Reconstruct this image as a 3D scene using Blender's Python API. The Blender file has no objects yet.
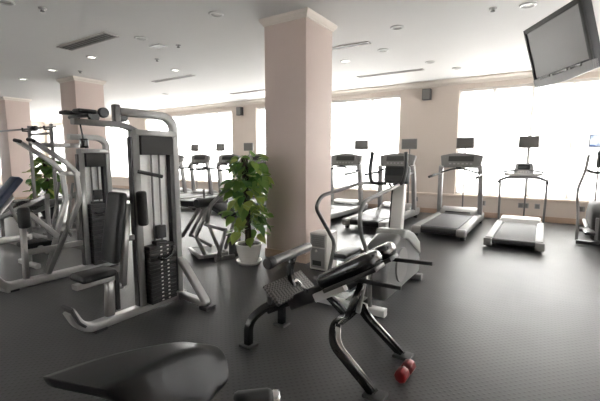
import bpy, bmesh, math, random
from mathutils import Vector, Matrix
random.seed(7)
PI = math.pi
scene = bpy.context.scene
COL = scene.collection
V = Vector

# ------------------------------------------------------------------ materials
def mat(name, col, rough=0.5, metal=0.0, var=0.06, scale=14.0, bump=0.0, bscale=60.0, emit=0.0, spec=0.5, coat=0.0):
    m = bpy.data.materials.new(name); m.use_nodes = True
    nt = m.node_tree; N = nt.nodes; L = nt.links
    b = N['Principled BSDF']
    tc = N.new('ShaderNodeTexCoord')
    nz = N.new('ShaderNodeTexNoise'); nz.inputs['Scale'].default_value = scale; nz.inputs['Detail'].default_value = 3
    L.new(tc.outputs['Object'], nz.inputs['Vector'])
    mr = N.new('ShaderNodeMapRange'); mr.inputs['To Min'].default_value = 1 - var; mr.inputs['To Max'].default_value = 1 + var
    L.new(nz.outputs['Fac'], mr.inputs['Value'])
    mx = N.new('ShaderNodeMix'); mx.data_type = 'RGBA'; mx.blend_type = 'MULTIPLY'; mx.inputs[0].default_value = 1
    mx.inputs[6].default_value = (*col, 1)
    L.new(mr.outputs['Result'], mx.inputs[7]); L.new(mx.outputs[2], b.inputs['Base Color'])
    b.inputs['Roughness'].default_value = rough; b.inputs['Metallic'].default_value = metal
    b.inputs['Specular IOR Level'].default_value = spec
    b.inputs['Coat Weight'].default_value = coat
    if emit:
        b.inputs['Emission Color'].default_value = (*col, 1); b.inputs['Emission Strength'].default_value = emit
    if bump:
        n2 = N.new('ShaderNodeTexNoise'); n2.inputs['Scale'].default_value = bscale
        L.new(tc.outputs['Object'], n2.inputs['Vector'])
        bp = N.new('ShaderNodeBump'); bp.inputs['Strength'].default_value = bump; bp.inputs['Distance'].default_value = .01
        L.new(n2.outputs['Fac'], bp.inputs['Height']); L.new(bp.outputs['Normal'], b.inputs['Normal'])
    return m

M = {}
M['wall'] = mat('wall_paint', (.64, .56, .50), .75, var=.02, scale=3, bump=.05, bscale=90)
M['column'] = mat('column_paint', (.61, .50, .455), .6, var=.02, scale=3, bump=.04, bscale=90)
M['crown'] = mat('crown_paint', (.72, .66, .60), .6, var=.02)
M['ceiling'] = mat('ceiling_paint', (.67, .66, .65), .8, var=.02, scale=2)
M['base'] = mat('skirting', (.47, .34, .26), .5, var=.08)
M['sill'] = mat('sill_stone', (.70, .60, .52), .45, var=.04)
M['wframe'] = mat('window_frame_paint', (.72, .70, .67), .5, var=.02)
M['steel'] = mat('silver_frame_paint', (.40, .395, .385), .3, .5, var=.04)
M['bright'] = mat('pale_silver_plastic', (.50, .495, .485), .35, .1, var=.03)
M['chrome'] = mat('chrome', (.72, .72, .72), .16, 1.0, var=.02)
M['dark'] = mat('black_plastic', (.03, .03, .031), .42, var=.15)
M['black'] = mat('black_gloss_paint', (.012, .012, .013), .22, var=.1, coat=.3)
M['vinyl'] = mat('black_vinyl', (.011, .011, .012), .48, var=.15, spec=.35, bump=.12, bscale=240)
M['seatvinyl'] = mat('satin_black_vinyl', (.012, .012, .013), .33, var=.12, bump=.06, bscale=240)
M['glossvinyl'] = mat('glossy_black_vinyl', (.012, .012, .013), .2, var=.1, coat=.5)
M['foam'] = mat('black_foam', (.022, .021, .021), .62, var=.2, bump=.2, bscale=180)
M['grey'] = mat('grey_plastic', (.19, .185, .18), .4, var=.06)
M['darkgrey'] = mat('dark_grey_plastic', (.055, .054, .052), .6, var=.06, spec=.25)
M['midgrey'] = mat('mid_grey_plastic', (.32, .315, .31), .4, var=.05)
M['white'] = mat('off_white_plastic', (.70, .68, .65), .4, var=.03)
M['cover'] = mat('white_sheet_cover', (.86, .85, .83), .35, var=.02)
M['stack'] = mat('dark_weight_plate', (.035, .034, .034), .4, .2, var=.12)
M['belt'] = mat('treadmill_belt', (.075, .075, .082), .55, var=.1, bump=.1, bscale=200)
M['palebelt'] = mat('worn_grey_belt', (.10, .10, .10), .7, var=.12, bump=.1, bscale=200)
M['screen'] = mat('screen_glass', (.03, .031, .033), .18, var=.02)
M['tvscreen'] = mat('matte_screen', (.12, .115, .11), .38, var=.02)
M['navy'] = mat('navy_vinyl', (.03, .04, .075), .35, var=.1, bump=.1, bscale=200)
M['red'] = mat('red_vinyl', (.17, .008, .009), .3, var=.1)
M['pot'] = mat('glazed_ceramic', (.66, .64, .61), .25, var=.05)
M['soil'] = mat('soil', (.05, .035, .025), .9, var=.4, scale=60, bump=.6)
M['moss'] = mat('moss_pole_fibre', (.045, .032, .022), .9, var=.35, scale=50, bump=.6)
M['stem'] = mat('green_stem', (.10, .17, .05), .55, var=.2)
M['vent'] = mat('dark_vent', (.03, .03, .03), .6)
M['ventframe'] = mat('vent_frame', (.42, .40, .38), .5)
M['lampface'] = mat('downlight_lens', (1.0, .95, .88), .4, emit=2.2)
M['lampoff'] = mat('downlight_unlit', (.62, .61, .59), .25, var=.03)
M['rail'] = mat('silver_deck_rail', (.23, .228, .222), .45, .2, var=.04)
M['consolegrey'] = mat('console_grey', (.2, .197, .19), .45, var=.05)
M['railgrey'] = mat('dark_silver_tube', (.24, .235, .23), .28, .5, var=.04)
M['shroud'] = mat('grey_shroud', (.11, .11, .108), .35, var=.04)
M['cap'] = mat('greenish_grey_cover', (.30, .305, .29), .4, var=.03)
M['blueplastic'] = mat('blue_grey_pedal', (.30, .34, .37), .4, var=.05)

# leaf
def leaf_mat():
    m = bpy.data.materials.new('pothos_leaf'); m.use_nodes = True
    N = m.node_tree.nodes; L = m.node_tree.links; b = N['Principled BSDF']
    g = N.new('ShaderNodeNewGeometry')
    cr = N.new('ShaderNodeValToRGB')
    e = cr.color_ramp.elements
    e[0].color = (.05, .13, .03, 1); e[1].color = (.36, .42, .10, 1)
    x = cr.color_ramp.elements.new(.55); x.color = (.17, .29, .065, 1)
    L.new(g.outputs['Random Per Island'], cr.inputs['Fac'])
    L.new(cr.outputs['Color'], b.inputs['Base Color']); b.inputs['Roughness'].default_value = .35
    t = N.new('ShaderNodeBsdfTranslucent'); L.new(cr.outputs['Color'], t.inputs['Color'])
    mx = N.new('ShaderNodeMixShader'); mx.inputs[0].default_value = .4
    L.new(b.outputs[0], mx.inputs[1]); L.new(t.outputs[0], mx.inputs[2])
    L.new(mx.outputs[0], N['Material Output'].inputs['Surface'])
    return m
M['leaf'] = leaf_mat()

# studded rubber floor
def floor_mat():
    m = bpy.data.materials.new('studded_rubber_floor'); m.use_nodes = True
    N = m.node_tree.nodes; L = m.node_tree.links; b = N['Principled BSDF']
    tc = N.new('ShaderNodeTexCoord')
    def math_(op, a, bb=None):
        n = N.new('ShaderNodeMath'); n.operation = op
        for i, q in enumerate((a, bb)):
            if q is None: continue
            if isinstance(q, (int, float)): n.inputs[i].default_value = q
            else: L.new(q, n.inputs[i])
        return n.outputs[0]
    sp = N.new('ShaderNodeSeparateXYZ'); L.new(tc.outputs['Object'], sp.inputs[0])
    k = 2 * PI / .05
    sx = math_('SINE', math_('MULTIPLY', sp.outputs[0], k)); sy = math_('SINE', math_('MULTIPLY', sp.outputs[1], k))
    st = math_('MAXIMUM', math_('SUBTRACT', math_('MULTIPLY', sx, sy), .25), 0)
    nz = N.new('ShaderNodeTexNoise'); nz.inputs['Scale'].default_value = 1.3; nz.inputs['Detail'].default_value = 5
    L.new(tc.outputs['Object'], nz.inputs['Vector'])
    cr = N.new('ShaderNodeValToRGB'); e = cr.color_ramp.elements
    e[0].position = .3; e[0].color = (.058, .058, .06, 1); e[1].position = .7; e[1].color = (.078, .077, .078, 1)
    L.new(nz.outputs['Fac'], cr.inputs['Fac'])
    mx = N.new('ShaderNodeMix'); mx.data_type = 'RGBA'; L.new(math_('MULTIPLY', st, .8), mx.inputs[0])
    L.new(cr.outputs[0], mx.inputs[6]); mx.inputs[7].default_value = (.035, .035, .036, 1)
    L.new(mx.outputs[2], b.inputs['Base Color'])
    b.inputs['Roughness'].default_value = .36
    b.inputs['Specular IOR Level'].default_value = .2
    bp = N.new('ShaderNodeBump'); bp.inputs['Strength'].default_value = .25; bp.inputs['Distance'].default_value = .004
    L.new(st, bp.inputs['Height']); L.new(bp.outputs[0], b.inputs['Normal'])
    return m
M['floor'] = floor_mat()

def sheer_mat():
    m = bpy.data.materials.new('sheer_blind_fabric'); m.use_nodes = True
    N = m.node_tree.nodes; L = m.node_tree.links
    N.remove(N['Principled BSDF'])
    tr = N.new('ShaderNodeBsdfTransparent'); tl = N.new('ShaderNodeBsdfTranslucent'); df = N.new('ShaderNodeBsdfDiffuse')
    tr.inputs[0].default_value = (1, 1, 1, 1); tl.inputs[0].default_value = (.92, .91, .89, 1); df.inputs[0].default_value = (.85, .84, .82, 1)
    a = N.new('ShaderNodeMixShader'); a.inputs[0].default_value = .35
    L.new(tl.outputs[0], a.inputs[1]); L.new(df.outputs[0], a.inputs[2])
    c = N.new('ShaderNodeMixShader'); c.inputs[0].default_value = .62
    # fine weave breaks the fabric up
    tc = N.new('ShaderNodeTexCoord'); wv = N.new('ShaderNodeTexNoise'); wv.inputs['Scale'].default_value = 6
    L.new(tc.outputs['Object'], wv.inputs['Vector'])
    mr = N.new('ShaderNodeMapRange'); mr.inputs['To Min'].default_value = .72; mr.inputs['To Max'].default_value = .78
    L.new(wv.outputs['Fac'], mr.inputs['Value']); L.new(mr.outputs[0], c.inputs[0])
    L.new(tr.outputs[0], c.inputs[1]); L.new(a.outputs[0], c.inputs[2])
    L.new(c.outputs[0], N['Material Output'].inputs['Surface'])
    return m
M['sheer'] = sheer_mat()

def glass_mat():
    m = bpy.data.materials.new('window_glass'); m.use_nodes = True
    N = m.node_tree.nodes; L = m.node_tree.links
    N.remove(N['Principled BSDF'])
    tr = N.new('ShaderNodeBsdfTransparent'); tr.inputs[0].default_value = (.95, .96, .96, 1)
    gl = N.new('ShaderNodeBsdfGlossy'); gl.inputs['Roughness'].default_value = .02
    lw = N.new('ShaderNodeFresnel'); lw.inputs[0].default_value = 1.3
    c = N.new('ShaderNodeMixShader'); L.new(lw.outputs[0], c.inputs[0])
    L.new(tr.outputs[0], c.inputs[1]); L.new(gl.outputs[0], c.inputs[2])
    L.new(c.outputs[0], N['Material Output'].inputs['Surface'])
    return m
M['glass'] = glass_mat()

def plate_mat():   # chequer tread; rib shading painted in as light and dark squares
    m = mat('ribbed_foot_plate', (.10, .092, .085), .5, .1)
    N = m.node_tree.nodes; L = m.node_tree.links; b = N['Principled BSDF']
    tc = N.new('ShaderNodeTexCoord'); ck = N.new('ShaderNodeTexChecker'); ck.inputs['Scale'].default_value = 60
    L.new(tc.outputs['Object'], ck.inputs['Vector'])
    ck.inputs['Color1'].default_value = (.15, .14, .13, 1); ck.inputs['Color2'].default_value = (.035, .032, .03, 1)
    L.new(ck.outputs['Color'], b.inputs['Base Color'])
    bp = N.new('ShaderNodeBump'); bp.inputs['Strength'].default_value = .6; bp.inputs['Distance'].default_value = .004
    L.new(ck.outputs['Fac'], bp.inputs['Height']); L.new(bp.outputs[0], b.inputs['Normal'])
    return m
M['tread'] = plate_mat()

def picture_mat():
    m = bpy.data.materials.new('lit_screen_picture'); m.use_nodes = True
    N = m.node_tree.nodes; L = m.node_tree.links; b = N['Principled BSDF']
    tc = N.new('ShaderNodeTexCoord'); nz = N.new('ShaderNodeTexNoise'); nz.inputs['Scale'].default_value = 9; nz.inputs['Detail'].default_value = 1
    L.new(tc.outputs['Object'], nz.inputs['Vector'])
    cr = N.new('ShaderNodeValToRGB'); e = cr.color_ramp.elements
    e[0].position = .42; e[0].color = (.08, .14, .30, 1); e[1].position = .58; e[1].color = (.6, .66, .75, 1)
    L.new(nz.outputs['Fac'], cr.inputs[0]); L.new(cr.outputs[0], b.inputs['Emission Color']); b.inputs['Emission Strength'].default_value = .7
    b.inputs['Base Color'].default_value = (.02, .02, .02, 1); b.inputs['Roughness'].default_value = .2
    return m
M['picture'] = picture_mat()

# ------------------------------------------------------------------ mesh builder
def fillet(pts, r, n=6):
    pts = [V(p) for p in pts]
    if r <= 0 or len(pts) < 3: return pts
    out = [pts[0]]
    for i in range(1, len(pts) - 1):
        a, b, c = pts[i - 1], pts[i], pts[i + 1]
        d1 = (a - b); d2 = (c - b); l1, l2 = d1.length, d2.length
        rr = min(r, l1 * .48, l2 * .48)
        p0 = b + d1.normalized() * rr; p1 = b + d2.normalized() * rr
        for k in range(n + 1):
            t = k / n
            out.append((1 - t) ** 2 * p0 + 2 * t * (1 - t) * b + t * t * p1)
    out.append(pts[-1]); return out

class MB:
    def __init__(s): s.v = []; s.f = []; s.sm = []
    def add(s, vs, fs, smooth=False):
        o = len(s.v); s.v += [V(p) for p in vs]
        for f in fs: s.f.append([i + o for i in f]); s.sm.append(smooth)
        return s
    def box(s, lo, hi, mtx=None):
        x0, y0, z0 = lo; x1, y1, z1 = hi
        vs = [V((x, y, z)) for z in (z0, z1) for y in (y0, y1) for x in (x0, x1)]
        if mtx is not None: vs = [mtx @ p for p in vs]
        return s.add(vs, [(0, 2, 3, 1), (4, 5, 7, 6), (0, 1, 5, 4), (2, 6, 7, 3), (0, 4, 6, 2), (1, 3, 7, 5)])
    def sweep(s, pts, prof, hint=None, closed=False):
        pts = [V(p) for p in pts]; n = len(pts); m = len(prof)
        T = []
        for i in range(n):
            a = pts[max(i - 1, 0)]; b = pts[min(i + 1, n - 1)]
            T.append((b - a).normalized())
        h = V(hint) if hint else (V((0, 0, 1)) if abs(T[0].z) < .9 else V((0, 1, 0)))
        vs = []
        for i in range(n):
            h2 = h - T[i] * h.dot(T[i])
            if h2.length < 1e-4: h2 = T[i].orthogonal()
            N_ = h2.normalized(); B = T[i].cross(N_)
            if not hint: h = N_
            for (u, w) in prof: vs.append(pts[i] + N_ * u + B * w)
        fs = []
        for i in range(n - 1):
            for j in range(m):
                k = (j + 1) % m
                fs.append((i * m + j, i * m + k, (i + 1) * m + k, (i + 1) * m + j))
        s.add(vs, fs, True)
        o = len(s.v) - len(vs)
        s.f.append([o + j for j in range(m)][::-1]); s.sm.append(False)
        s.f.append([o + (n - 1) * m + j for j in range(m)]); s.sm.append(False)
        return s
    def tube(s, pts, r, rad=0, seg=12, hint=None):
        return s.sweep(fillet(pts, rad), [(r * math.cos(2 * PI * k / seg), r * math.sin(2 * PI * k / seg)) for k in range(seg)], hint)
    def bar(s, pts, a, b, rad=0, hint=None, c=None):      # rounded rectangular section a (along hint) x b
        c = c if c is not None else min(a, b) * .22
        pr = []
        for (sx, sy, a0) in ((1, 1, 0), (-1, 1, PI / 2), (-1, -1, PI), (1, -1, 3 * PI / 2)):
            for k in range(4):
                t = a0 + k / 3 * PI / 2
                pr.append((sx * (a / 2 - c) + c * math.cos(t), sy * (b / 2 - c) + c * math.sin(t)))
        return s.sweep(fillet(pts, rad), pr, hint)
    def lathe(s, prof, c, seg=32, axis='z', mtx=None):
        vs = []; n = len(prof)
        for (r, h) in prof:
            for k in range(seg):
                t = 2 * PI * k / seg
                if axis == 'z': p = V((r * math.cos(t), r * math.sin(t), h))
                elif axis == 'x': p = V((h, r * math.cos(t), r * math.sin(t)))
                else: p = V((r * math.sin(t), h, r * math.cos(t)))
                if mtx is not None: p = mtx @ p
                vs.append(p + V(c))
        fs = []
        for i in range(n - 1):
            for k in range(seg):
                j = (k + 1) % seg
                fs.append((i * seg + k, i * seg + j, (i + 1) * seg + j, (i + 1) * seg + k))
        s.add(vs, fs, True); o = len(s.v) - len(vs)
        if prof[0][0] > 1e-5: s.f.append([o + k for k in range(seg)][::-1]); s.sm.append(False)
        if prof[-1][0] > 1e-5: s.f.append([o + (n - 1) * seg + k for k in range(seg)]); s.sm.append(False)
        return s
    def cyl(s, p0, p1, r, seg=20, rim=.15):     # cylinder with softened rims
        p0 = V(p0); p1 = V(p1); d = p1 - p0; L = d.length; q = d.to_track_quat('Z', 'Y').to_matrix()
        e = min(r * rim, L * .3)
        return s.lathe([(r - e, 0), (r - e * .3, e * .3), (r, e), (r, L - e), (r - e * .3, L - e * .3), (r - e, L)], p0, seg, 'z', q)
    def prism(s, poly, axis, a, b):             # polygon in the other two axes, extruded from a to b
        n = len(poly); vs = []
        for h in (a, b):
            for (u, w) in poly:
                vs.append((h, u, w) if axis == 'x' else (u, h, w) if axis == 'y' else (u, w, h))
        fs = [tuple(range(n))[::-1], tuple(range(n, 2 * n))]
        for i in range(n):
            j = (i + 1) % n; fs.append((i, j, n + j, n + i))
        return s.add(vs, fs)
    def build(s, name, m, parent=None, loc=None, bevel=0.0, subsurf=0, kind=None, label=None):
        base = V(parent['_loc']) if parent is not None else V(loc) if loc is not None else V((0, 0, 0))
        me = bpy.data.meshes.new(name)
        me.from_pydata([p - base for p in s.v], [], s.f)
        bm = bmesh.new(); bm.from_mesh(me)
        bmesh.ops.recalc_face_normals(bm, faces=bm.faces); bm.to_mesh(me); bm.free()
        me.polygons.foreach_set('use_smooth', s.sm)
        me.materials.append(m)
        o = bpy.data.objects.new(name, me); COL.objects.link(o)
        if parent is not None: o.parent = parent
        else: o.location = base
        o['_loc'] = list(base)
        if bevel:
            b = o.modifiers.new('bevel', 'BEVEL'); b.width = bevel; b.segments = 3; b.limit_method = 'ANGLE'; b.angle_limit = math.radians(40)
            b.harden_normals = False
            me.polygons.foreach_set('use_smooth', [True] * len(me.polygons))
        if subsurf:
            u = o.modifiers.new('sub', 'SUBSURF'); u.levels = subsurf; u.render_levels = subsurf
            me.polygons.foreach_set('use_smooth', [True] * len(me.polygons))
        if kind: o['kind'] = kind
        if label: o['label'] = label
        return o

def thing(name, label, cat, loc, group=None):
    o = bpy.data.objects.new(name, None); COL.objects.link(o); o.empty_display_size = .1
    o.location = loc; o['_loc'] = list(loc); o['label'] = label; o['category'] = cat
    if group: o['group'] = group
    return o
def tag(o, label, cat, group=None):
    o['label'] = label; o['category'] = cat
    if group: o['group'] = group
    return o
def dup(root, loc, label, group=None):
    r = root.copy(); COL.objects.link(r); r.location = loc; r['label'] = label
    if group: r['group'] = group
    for ch in list(root.children):
        c = ch.copy(); COL.objects.link(c); c.parent = r
        for g in list(ch.children):
            d = g.copy(); COL.objects.link(d); d.parent = c
    return r
B = lambda: MB()

# ------------------------------------------------------------------ the room
H = 3.17; WY = 9.5; XL = -22.0; XR = 2.5; YB = -3.2; SILL = .50; HEAD = 2.93
B().box((XL - .3, YB - .3, -.2), (XR + .3, WY + .5, 0)).build('floor', M['floor'], kind='structure')
B().box((XL - .3, YB - .3, H), (XR + .3, WY + .5, H + .2)).build('ceiling', M['ceiling'], kind='structure')

# window wall: parapet, head and piers in one shell
bays = [(-21.8, -14.65), (-13.55, -8.86), (-7.83, -3.14), (-1.76, 1.88)]
w = B()
w.box((XL - .3, WY, 0), (XR + .3, WY + .28, SILL)).box((XL - .3, WY, HEAD), (XR + .3, WY + .28, H))
edges = [XL - .3] + [e for b in bays for e in b] + [XR + .3]
for i in range(0, len(edges), 2): w.box((edges[i], WY, SILL), (edges[i + 1], WY + .28, HEAD))
w.build('wall_back', M['wall'], kind='structure')
# right wall with a large window beyond the frame
RW = (2.2, 6.2)
w = B()
w.box((XR, YB, 0), (XR + .25, WY, SILL)).box((XR, YB, HEAD), (XR + .25, WY, H))
w.box((XR, YB, SILL), (XR + .25, RW[0], HEAD)).box((XR, RW[1], SILL), (XR + .25, WY, HEAD))
w.build('wall_right', M['wall'], kind='structure')
LW = (.6, 9.3)
w = B()
w.box((XL - .25, YB, 0), (XL, WY, SILL)).box((XL - .25, YB, HEAD), (XL, WY, H))
w.box((XL - .25, YB, SILL), (XL, LW[0], HEAD)).box((XL - .25, LW[1], SILL), (XL, WY, HEAD))
w.build('wall_left', M['wall'], kind='structure')
FILL_W = (-7.5, -4.0)  # unseen window added behind the camera to brighten faces turned towards it
w = B()
w.box((XL - .3, YB - .25, 0), (XR + .3, YB, SILL)).box((XL - .3, YB - .25, HEAD), (XR + .3, YB, H))
w.box((XL - .3, YB - .25, SILL), (FILL_W[0], YB, HEAD)).box((FILL_W[1], YB - .25, SILL), (XR + .3, YB, HEAD))
w.build('wall_front', M['wall'], kind='structure')
# trims
B().box((XL, WY - .018, 0), (XR, WY, .12)).build('baseboard_back', M['base'], kind='structure', bevel=.004)
B().box((XR - .018, YB, 0), (XR, WY - .02, .12)).build('baseboard_right', M['base'], kind='structure', bevel=.004)
B().box((XL, WY - .05, SILL - .055), (XR, WY + .02, SILL)).build('trim_1', M['sill'], kind='structure', bevel=.01)
t = B(); t.prism([(WY, H), (WY - .11, H), (WY - .11, H - .03), (WY - .05, H - .07), (WY - .03, H - .13), (WY, H - .13)], 'x', XL, XR)
t.build('trim_2', M['crown'], kind='structure')

def window(n, x0, x1, y, axis='x', pane=.73, out=1):
    """frame, glass and sheer roller blinds; axis = the wall's own direction"""
    def bx(mb, a0, a1, d0, d1, z0, z1):
        if axis == 'x': mb.box((a0, y + min(out * d0, out * d1), z0), (a1, y + max(out * d0, out * d1), z1))
        else:
            s = 1 if y > 0 else -1
            mb.box((y + min(s * d0, s * d1), a0, z0), (y + max(s * d0, s * d1), a1, z1))
        return mb
    f = B()
    bx(f, x0, x0 + .06, .12, .19, SILL, HEAD); bx(f, x1 - .06, x1, .12, .19, SILL, HEAD)
    bx(f, x0, x1, .12, .19, SILL, SILL + .06); bx(f, x0, x1, .12, .19, HEAD - .06, HEAD)
    k = max(2, round((x1 - x0) / pane)); st = (x1 - x0) / k
    for i in range(1, k): bx(f, x0 + i * st - .035, x0 + i * st + .035, .10, .19, SILL, HEAD)
    bx(f, x0, x1, .13, .18, 1.64, 1.69)
    o = f.build('window_%d' % n, M['wframe'], kind='structure')
    o['_loc'] = [0, 0, 0]
    bx(B(), x0, x1, .15, .156, SILL, HEAD).build('glass', M['glass'], o)
    for i in range(k):
        bx(B(), x0 + i * st + (.10 if n == 4 and i == 2 else .028), x0 + (i + 1) * st - .028, .07, .072, SILL + .02, HEAD - .05).build('blind', M['sheer'], o)
    bx(B(), x0 + .01, x1 - .01, .05, .1, HEAD - .06, HEAD).build('blind_box', M['wframe'], o)
for i, (a, b) in enumerate(bays): window(i + 1, a, b, WY)
window(7, FILL_W[0], FILL_W[1], YB, out=-1)  # added fill window behind the camera
window(5, RW[0], RW[1], XR, 'y'); window(6, LW[0], LW[1], XL, 'y')

# columns
def column(x0, x1, y0, y1):
    c = B().box((x0, y0, 0), (x1, y1, H)).build('column', M['column'], kind='structure', bevel=.008)
    k = B()
    prof = [(.0, H - .09), (.014, H - .085), (.014, H - .07), (.03, H - .055), (.048, H - .03), (.052, H), (0, H)]
    vs = []; n = len(prof)
    for (d, z) in prof: vs += [(x0 - d, y0 - d, z), (x1 + d, y0 - d, z), (x1 + d, y1 + d, z), (x0 - d, y1 + d, z)]
    fs = []
    for i in range(n):
        for j in range(4):
            a = i; b = (i + 1) % n
            fs.append((a * 4 + j, a * 4 + (j + 1) % 4, b * 4 + (j + 1) % 4, b * 4 + j))
    k.add(vs, fs); k.build('crown', M['crown'], c)
    s = B(); d = .016
    s.box((x0 - d, y0 - d, 0), (x1 + d, y0, .12)).box((x0 - d, y1, 0), (x1 + d, y1 + d, .12)).box((x0 - d, y0, 0), (x0, y1, .12)).box((x1, y0, 0), (x1 + d, y1, .12))
    s.build('skirting', M['base'], c)
column(-3.20, -2.55, 4.08, 4.76)
column(-9.62, -8.95, 4.54, 5.2)
column(-14.5, -13.75, 4.9, 5.55)

# ------------------------------------------------------------------ ceiling fittings
def vent(x0, x1, yc, w, label):
    r = thing('air_vent', label, 'vent', ((x0 + x1) / 2, yc, H))
    f = B(); e = .022; z0, z1 = H - .014, H
    f.box((x0, yc - w / 2, z0), (x1, yc - w / 2 + e, z1)).box((x0, yc + w / 2 - e, z0), (x1, yc + w / 2, z1))
    f.box((x0, yc - w / 2, z0), (x0 + e, yc + w / 2, z1)).box((x1 - e, yc - w / 2, z0), (x1, yc + w / 2, z1))
    f.build('frame', M['ventframe'], r)
    B().box((x0 + e, yc - w / 2 + e, H - .004), (x1 - e, yc + w / 2 - e, H)).build('backing', M['vent'], r)
    n = max(1, int(w / .06)); sl = B()
    for i in range(n):
        yy = yc - w / 2 + e + (i + .5) * (w - 2 * e) / n
        sl.box((x0 + e, yy - .006, H - .012), (x1 - e, yy + .006, H - .004))
    sl.build('slat', M['grey'], r)
vent(-6.8, -5.42, 3.32, .24, 'wide dark slatted ceiling vent nearest the camera at upper left')
vent(-8.0, -6.62, 5.9, .13, 'narrow slot vent in the ceiling above the multi gym tower')
vent(-3.9, -2.42, 5.74, .13, 'slot vent in the ceiling just behind the front column')
vent(-3.66, -2.2, 8.06, .13, 'slot vent in the ceiling near the wall speaker right of the column')
vent(-7.64, -6.2, 8.2, .13, 'slot vent in the ceiling near the windows left of the column')
B().box((-5.5, 4.0, H - .012), (-5.25, 4.15, H)).build('ceiling_hatch', M['midgrey'], loc=(-5.37, 4.07, H - .012))
tag(bpy.data.objects['ceiling_hatch'], 'small grey grille plate in the ceiling behind the wide vent', 'grille')

dl = []
def downlight(x, y, label, lit=False):
    r = thing('downlight', label, 'ceiling light', (x, y, H), 'recessed ceiling downlights')
    B().lathe([(.062, H - .002), (.066, H - .014), (.09, H - .012), (.096, H - .002), (.096, H)], (x, y, 0), 28).build('trim_ring', M['bright'], r)
    B().lathe([(.001, H - .006), (.06, H - .006), (.06, H)], (x, y, 0), 24).build('lens', M['lampface' if lit else 'lampoff'], r)
for x, y, l, lit in [
    (-3.58, 3.59, 'downlight ring in the ceiling left of the front column top', 0), (-.28, 5.39, 'downlight in the ceiling just left of the hanging television', 0),
    (-1.83, 5.3, 'downlight in the ceiling between the front column and the television', 0), (-3.26, 6.6, 'glowing lit downlight right behind the front column', 1),
    (-6.96, 3.86, 'lit downlight beside the lower left end of the wide ceiling vent', 1), (-8.69, 3.97, 'lit downlight above the left column crown', 1),
    (-10.26, 4.05, 'lit downlight farthest left, above the squat rack', 1), (-9.26, 7.22, 'downlight far back above the arched top of the multi gym', 0),
    (-5.24, 3.67, 'downlight right of the tip of the wide ceiling vent', 0), (-1.94, 7.54, 'small far downlight before the pier with the wall speaker', 0),
    (-1.61, 8.34, 'farthest downlight, nearest the window right of the wall speaker', 0), (-2.4, 6.28, 'faint downlight right of the glowing one behind the column', 0),
    (-6.55, 5.36, 'lit downlight before the narrow vent above the gym tower', 1), (-5.36, 2.0, 'downlight cut off at the top left corner of the photo', 0)]:
    downlight(x, y, l, lit)
for x, y, l in [(-5.2, 2.32, 'small dark sprinkler head at the upper left of the ceiling'), (-6.1, 4.59, 'dark sprinkler head between the ceiling vents left of the column'),
                (-8.3, 4.34, 'sprinkler head above the crown of the left column'), (-.64, 5.27, 'sprinkler head left of the television near the top edge'),
                (-5.06, 4.22, 'sprinkler head by the small ceiling grille plate')]:
    r = thing('sprinkler', l, 'sprinkler', (x, y, H), 'ceiling sprinklers')
    B().lathe([(.045, H + .004), (.043, H - .01), (.02, H - .014), (.018, H - .03), (.012, H - .032)], (x, y, 0), 20).build('body', M['midgrey'], r)
    B().lathe([(.02, H - .042), (.026, H - .04), (.026, H - .036), (.006, H - .034), (.006, H - .03)], (x, y, 0), 16).build('deflector', M['dark'], r)

# wall speakers and sockets
def wall_speaker(x, z, label):
    r = thing('wall_speaker', label, 'speaker', (x, WY, z), 'wall speakers')
    B().box((x - .1, WY - .16, z - .13), (x + .1, WY - .03, z + .13)).build('cabinet', M['dark'], r, bevel=.012)
    B().box((x - .085, WY - .166, z - .115), (x + .085, WY - .158, z + .115)).build('grille', M['grey'], r, bevel=.004)
    B().box((x - .03, WY - .04, z - .04), (x + .03, WY, z + .04)).build('bracket', M['dark'], r)
wall_speaker(-8.42, 2.84, 'small black wall speaker on the pier left of the column')
wall_speaker(-2.47, 2.86, 'small black wall speaker on the pier right of the column')
for x, w_, l in [(-1.13, .11, 'wall socket under the window right of the treadmill with the tall console'), (-.33, .20, 'double wall socket behind the thin-framed treadmill'),
                 (-.07, .10, 'single wall socket right of the double one behind the thin-framed treadmill'), (.68, .14, 'wall socket under the window by the elliptical at the right edge'),
                 (-2.66, .1, 'wall socket on the pier below the wall speaker')]:
    r = thing('wall_socket', l, 'socket', (x, WY, .33), 'wall sockets')
    B().box((x - w_ / 2, WY - .012, .27), (x + w_ / 2, WY, .38)).build('plate', M['midgrey'], r, bevel=.004)
    f = B()
    for k in range(2 if w_ > .15 else 1):
        xx = x + (k - (.5 if w_ > .15 else 0)) * .09
        f.box((xx - .033, WY - .018, .285), (xx + .033, WY - .011, .365))
    f.build('outlet', M['grey'], r)

# ------------------------------------------------------------------ hanging television
tvM = Matrix.Translation((.02, 4.25, 2.38)) @ Matrix.Rotation(-1.06, 4, 'Z') @ Matrix.Rotation(.28, 4, 'X')
tv = thing('television', 'flat black television hanging tilted from the ceiling at upper right', 'television', (.02, 4.25, 2.38))
B().box((-.425, 0, -.29), (.425, .075, .29), tvM).build('housing', M['dark'], tv, bevel=.01)
B().box((-.425, -.012, .245), (.425, .004, .29), tvM).box((-.425, -.012, -.29), (-.388, .004, .29), tvM).box((.388, -.012, -.29), (.425, .004, .29), tvM).build('bezel', M['darkgrey'], tv, bevel=.004)
B().box((-.388, -.004, -.20), (.388, .002, .245), tvM).build('screen', M['tvscreen'], tv)
sb = B(); n = 14; poly = []
for k in range(n + 1): poly.append((-.425 + .85 * k / n, -.29 - .022 * math.sin(PI * k / n)))
poly += [(.425, -.215), (-.425, -.215)]
vs = [tvM @ V((u, yy, z)) for yy in (-.016, .03) for (u, z) in poly]; m_ = len(poly)
sb.add(vs, [tuple(range(m_)), tuple(range(m_, 2 * m_))] + [(i, (i + 1) % m_, m_ + (i + 1) % m_, m_ + i) for i in range(m_)]).build('speaker_bar', M['grey'], tv)
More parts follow.
